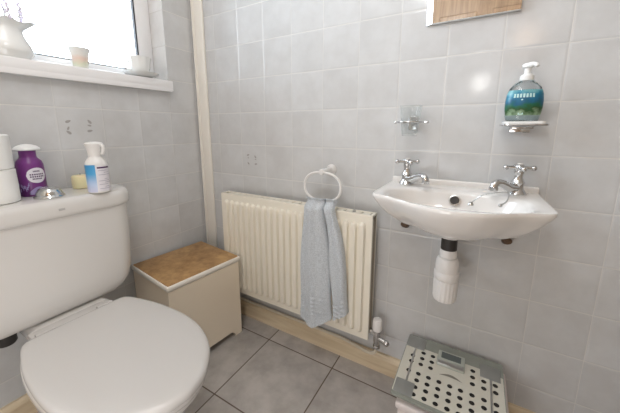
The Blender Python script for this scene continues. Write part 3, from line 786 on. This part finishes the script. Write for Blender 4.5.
# ------------------------------------------------------------------ mirror
MX0, MX1, MZ0, MZ1 = 1.106, 1.352, 1.310, 1.80
mr_ = thing('mirror', 'frameless mirror with angled glass edges on the tiles above the basin', 'mirror', ((MX0+MX1)/2, 0, MZ0))
bm = BM(); B = .017
add_box(bm, MX0, MX1, -.006, -.0008, MZ0, MZ1)
obj('backing', bm, 'steel', mr_, smooth=False)
bm = BM()
o1 = [(MX0, -.0062, MZ0), (MX1, -.0062, MZ0), (MX1, -.0062, MZ1), (MX0, -.0062, MZ1)]
i1 = [(MX0+B, -.0143, MZ0+.0015), (MX1-.0015, -.0143, MZ0+.0015), (MX1-.0015, -.0143, MZ1-B), (MX0+B, -.0143, MZ1-B)]
V0 = [bm.verts.new(p) for p in o1]; V1 = [bm.verts.new(p) for p in i1]
for k in range(4): bm.faces.new((V0[k], V0[(k+1) % 4], V1[(k+1) % 4], V1[k]))
bm.faces.new(V1); bm.faces.new(list(reversed(V0)))
obj('mirror_glass', bm, 'mirror', mr_, smooth=False)

# ------------------------------------------------------------------ white box and bathroom scales
bx2 = thing('low_cabinet', 'low white box under the bathroom scales against the back wall', 'box', (1.28, -.17, 0))
bm = BM(); add_box(bm, 1.150, 1.425, -.300, -.028, 0, .178, .004); obj('body', bm, 'box_white', bx2)
bm = BM(); add_box(bm, 1.144, 1.431, -.308, -.024, .180, .200, .005); obj('lid', bm, 'box_white', bx2)
sc = thing('bathroom_scales', 'square bathroom scales printed with rows of black dots, lying on the low white box', 'scales', (1.275, -.165, .200))
SZ = .225; SX0, SX1, SY0, SY1 = 1.127, 1.421, -.306, -.020
bm = BM(); out = rrect(SX0, SX1, SY0, SY1, .008, 4)
add_rings(bm, [[(x, y, SZ-.008) for x, y in out], [(x, y, SZ-.0005) for x, y in out]]); obj('glass_platform', bm, 'scale_glass', sc)
bm = BM(); add_rings(bm, [[(x, y, SZ-.0004) for x, y in rrect(SX0+.002, SX1-.002, SY0+.012, -.085, .004, 4)], [(x, y, SZ+.0004) for x, y in rrect(SX0+.002, SX1-.002, SY0+.012, -.085, .004, 4)]])
add_box(bm, 1.186, SX1-.062, -.0855, -.078, SZ-.0004, SZ+.0004)
o = obj('printed_panel', bm, 'scale_top', sc, label='off-white printed area with dots')
bm = BM()
cols = [1.158, 1.188, 1.218, 1.248, 1.278, 1.307, 1.337, 1.367, 1.397]
rows = [-.099, -.127, -.155, -.198, -.226, -.253, -.281]
for i, x in enumerate(cols):
    for j, y in enumerate(rows):
        if j < 3 and 3 <= i <= 5: continue
        if j == 0 and i in (0, 7, 8): continue
        if i == 0 and j > 3: continue
        if i == 8 and j == 6: continue
        pts = [(x+.0072*math.cos(2*PI*k/20), y+.0072*math.sin(2*PI*k/20)) for k in range(20)]
        add_prism(bm, pts, SZ+.0003, SZ+.0007)
obj('dot_pattern', bm, 'dot', o, smooth=False, label='rows of round black dots')
bm = BM()                                              # crescent grip printed below the display
cr_ = [(1.245+.065*t/12, -.166+.014*math.sin(PI*t/12)) for t in range(13)]+[(1.245+.065*t/12, -.166+.004*math.sin(PI*t/12)) for t in range(11, 0, -1)]
add_prism(bm, cr_, SZ+.0003, SZ+.0007); obj('crescent', bm, mat('grey_print', (.20, .19, .16), .3), o, smooth=False, label='grey crescent mark')
for (x0, x1, y0, y1) in ((1.128, 1.188, -.088, -.026), (1.357, 1.412, -.110, -.052), (1.132, 1.186, -.296, -.242), (1.360, 1.412, -.300, -.246)):
    bm = BM(); add_box(bm, x0, x1, y0, y1, SZ, SZ+.0016, .0007); obj('metal_pad', bm, mat('grey_electrode', (.30, .31, .30), .35, metal=.3), sc, label='grey metal pad')
for x, ya, yb in ((1.160, -.242, -.088), (1.386, -.246, -.110)):
    bm = BM(); add_box(bm, x-.003, x+.003, ya, yb, SZ+.0003, SZ+.0012, .0003); obj('electrode_strip', bm, 'steel', sc)
bm = BM(); add_box(bm, 1.232, 1.314, -.129, -.060, SZ-.001, SZ+.0085, .004, 3); dh = obj('display_housing', bm, mat('silver_green_plastic', (.42, .45, .41), .25), sc)
bm = BM(); add_box(bm, 1.243, 1.302, -.098, -.069, SZ+.0080, SZ+.0092, .0004); obj('screen', bm, 'lcd', dh, label='dark grey screen')
bm = BM(); add_box(bm, 1.235, 1.311, -.1275, -.110, SZ+.0065, SZ+.0098, .0015); obj('front_bar', bm, 'steel', dh)
for (x, y) in ((1.158, -.27), (1.392, -.27), (1.158, -.055), (1.392, -.055)):
    bm = BM(); add_lathe(bm, [(.014, .2002), (.015, .204), (.015, .2175)], 20, (x, y, 0)); obj('foot', bm, 'plastic', sc)

# ------------------------------------------------------------------ things on the window sill
SLZ = 1.2052
jg = thing('jug', 'white porcelain jug with a wavy rim at the left of the window sill', 'jug', (-.030, -.690, SLZ))
bm = BM(); n = 48; rings = []
jp = [(.050, 0), (.054, .003), (.054, .008), (.062, .018), (.063, .030), (.058, .046), (.051, .060), (.045, .074), (.041, .086), (.040, .094), (.046, .108), (.052, .114)]
def jring(r_, z, k):
    out = []
    for i in range(n):
        a = 2*PI*i/n; lip = k*max(0, math.cos(a-PI/2))**6
        out.append(((r_+.028*lip)*math.cos(a), (r_+.028*lip)*math.sin(a), z+.004*k*math.cos(5*a)+.006*lip))
    return out
rings = [jring(r_, z, sst(.08, .114, z)) for r_, z in jp]+[jring(r_-.003, z, sst(.08, .114, z)) for r_, z in reversed(jp[3:])]
add_rings(bm, rings); obj('body', bm, 'porcelain', jg, world=False, angle=60)
bm = BM(); c_, s_ = math.cos(-.9), math.sin(-.9)
add_tube(bm, smooth_path([(c_*r_, s_*r_, z) for r_, z in ((.045, .112), (.062, .122), (.084, .112), (.090, .088), (.080, .062), (.060, .045))], 6), .0052, 12)
obj('handle', bm, 'porcelain', jg, world=False)
random.seed(6)
for k in range(7):
    a = k*.9; x, y = .020*math.cos(a), .020*math.sin(a); tx, ty = x*(2.2+random.random()), y*(2.2+random.random()); h = .128+.035*random.random()
    bm = BM(); P = smooth_path([(x*.3, y*.3, .03), (x, y, .12), (tx*.7, ty*.7, .125), (tx, ty, h)], 6)
    add_tube(bm, P, .0010, 6)
    for q in range(10):
        p = P[-1]*(1)+Vector((random.uniform(-.004, .004), random.uniform(-.004, .004), -.005*q+.012))
        add_ball(bm, p, .0042, mi=1, u=8, v=5)
    o = origin(obj('lavender_sprig', bm, ['stem', 'flower']), (0, 0, 0)); o.location = (-.030, -.690, SLZ)
    tag(o, 'pale lilac dried flower sprig standing in the white jug', 'flower', 'lilac sprigs in the jug')

cp = thing('beaker', 'small white china beaker with a floral print, between jug and teacup on the sill', 'cup', (-.012, -.502, SLZ))
bm = BM(); add_lathe(bm, [(.020, 0), (.0225, .003), (.0225, .006), (.0245, .030), (.0300, .058), (.0345, .070), (.0335, .0712), (.0285, .058), (.0225, .030), (.019, .008), (.004, .007)], 40)
obj('body', bm, 'floral', cp, world=False)
sa_ = thing('saucer', 'white china saucer under the teacup at the right of the window sill', 'saucer', (-.016, -.275, SLZ))
bm = BM(); n = 60; rings = []
for r_, z, k in ((.026, 0, 0), (.028, .003, 0), (.040, .006, 0), (.058, .012, .5), (.068, .018, 1), (.069, .0195, 1), (.067, .0195, 1), (.057, .0145, .5), (.040, .009, 0), (.026, .0065, 0), (.004, .006, 0)):
    rings.append([((r_+.0018*k*math.cos(10*2*PI*i/n))*math.cos(2*PI*i/n), (r_+.0018*k*math.cos(10*2*PI*i/n))*math.sin(2*PI*i/n), z) for i in range(n)])
add_rings(bm, rings); obj('plate', bm, 'porcelain', sa_, world=False)
tc_ = thing('teacup', 'white china teacup with a scalloped rim standing on the saucer by the window', 'cup', (-.020, -.277, SLZ+.0068))
bm = BM(); rings = []
for r_, z, k in ((.020, 0, 0), (.021, .003, 0), (.020, .006, 0), (.032, .016, 0), (.039, .034, .3), (.041, .055, .6), (.044, .073, 1), (.046, .078, 1), (.0445, .0785, 1), (.039, .055, .6), (.036, .034, .3), (.024, .012, 0), (.004, .009, 0)):
    rings.append([((r_+.0022*k*math.cos(10*2*PI*i/n))*math.cos(2*PI*i/n), (r_+.0022*k*math.cos(10*2*PI*i/n))*math.sin(2*PI*i/n), z) for i in range(n)])
add_rings(bm, rings); obj('bowl', bm, 'porcelain', tc_, world=False)
bm = BM(); c_, s_ = math.cos(-1.9), math.sin(-1.9)
add_tube(bm, smooth_path([(c_*r_, s_*r_, z) for r_, z in ((.038, .054), (.052, .058), (.060, .046), (.054, .030), (.036, .024))], 6), .0032, 10)
obj('handle', bm, 'porcelain', tc_, world=False)

# ------------------------------------------------------------------ camera (calibrated on the tile grid)
F, YAW, PIT, ROL = 288.872, .527492, .187329, .000522
cam = bpy.data.cameras.new('camera'); co = bpy.data.objects.new('camera', cam); COL.objects.link(co); S.camera = co
cy_, sy_ = math.cos(YAW), math.sin(YAW); cp_, sp_ = math.cos(PIT), math.sin(PIT)
fw = Vector((-sy_*cp_, cy_*cp_, -sp_)); Rv = Vector((cy_, sy_, 0)); Uv = Rv.cross(fw)
R2 = math.cos(ROL)*Rv+math.sin(ROL)*Uv; U2 = -math.sin(ROL)*Rv+math.cos(ROL)*Uv
mw = Matrix((R2, U2, -fw)).transposed().to_4x4(); mw.translation = Vector((1.2872, -1.0513, .9904))
co.matrix_world = mw
cam.sensor_fit = 'HORIZONTAL'; cam.sensor_width = 36; cam.lens = F/620*36; cam.shift_y = -(206.5-182.978)/620
cam.clip_start = .02

# ------------------------------------------------------------------ light
w = bpy.data.worlds.new('world'); S.world = w; w.use_nodes = True
bg = w.node_tree.nodes['Background']; bg.inputs[0].default_value = (.79, .90, 1, 1); bg.inputs[1].default_value = 10.5
def area(name, loc, tgt, sx, sy, power, col, portal=False):
    l = bpy.data.lights.new(name, 'AREA'); l.shape = 'RECTANGLE'; l.size = sx; l.size_y = sy; l.energy = power; l.color = col
    o = bpy.data.objects.new(name, l); COL.objects.link(o); o.location = loc
    o.rotation_euler = (Vector(tgt)-Vector(loc)).to_track_quat('-Z', 'Y').to_euler()
    if portal: l.cycles.is_portal = True
    return o
area('window_portal', (-.165, (WY0+WY1)/2, (WZ0+WZ1)/2), (1, (WY0+WY1)/2, (WZ0+WZ1)/2), .96, .93, 1, (1, 1, 1), True)
area('ceiling_fill', (.60, -.95, ZC-.02), (.60, -.95, 0), .45, .45, 2.5, (1, .96, .92))  # fill light added at ceiling height; no fitting stands there
def point(name, loc, r, power, col):
    l = bpy.data.lights.new(name, 'POINT'); l.shadow_soft_size = r; l.energy = power; l.color = col
    o = bpy.data.objects.new(name, l); COL.objects.link(o); o.location = loc
point('camera_flash', (1.255, -1.06, 1.26), .02, 1.5, (1, .98, .95))
point('soft_fill', (1.0, -1.30, .50), .22, 8, (.97, .98, 1))  # added soft fill that lifts the floor and lower walls, no real source
point('high_fill', (.98, -1.0, 1.90), .14, 10, (.97, .98, 1))  # fill added overhead to balance box, left wall and floor
point('wall_lamp', (1.49, -1.50, 1.60), .035, 1.2, (1, .66, .38))

S.view_settings.view_transform = 'Standard'; S.view_settings.look = 'None'
S.view_settings.gamma = 1; S.view_settings.use_curve_mapping = False
S.view_settings.exposure = 0.28
S.cycles.max_bounces = 10; S.cycles.diffuse_bounces = 5; S.cycles.glossy_bounces = 5; S.cycles.transmission_bounces = 8
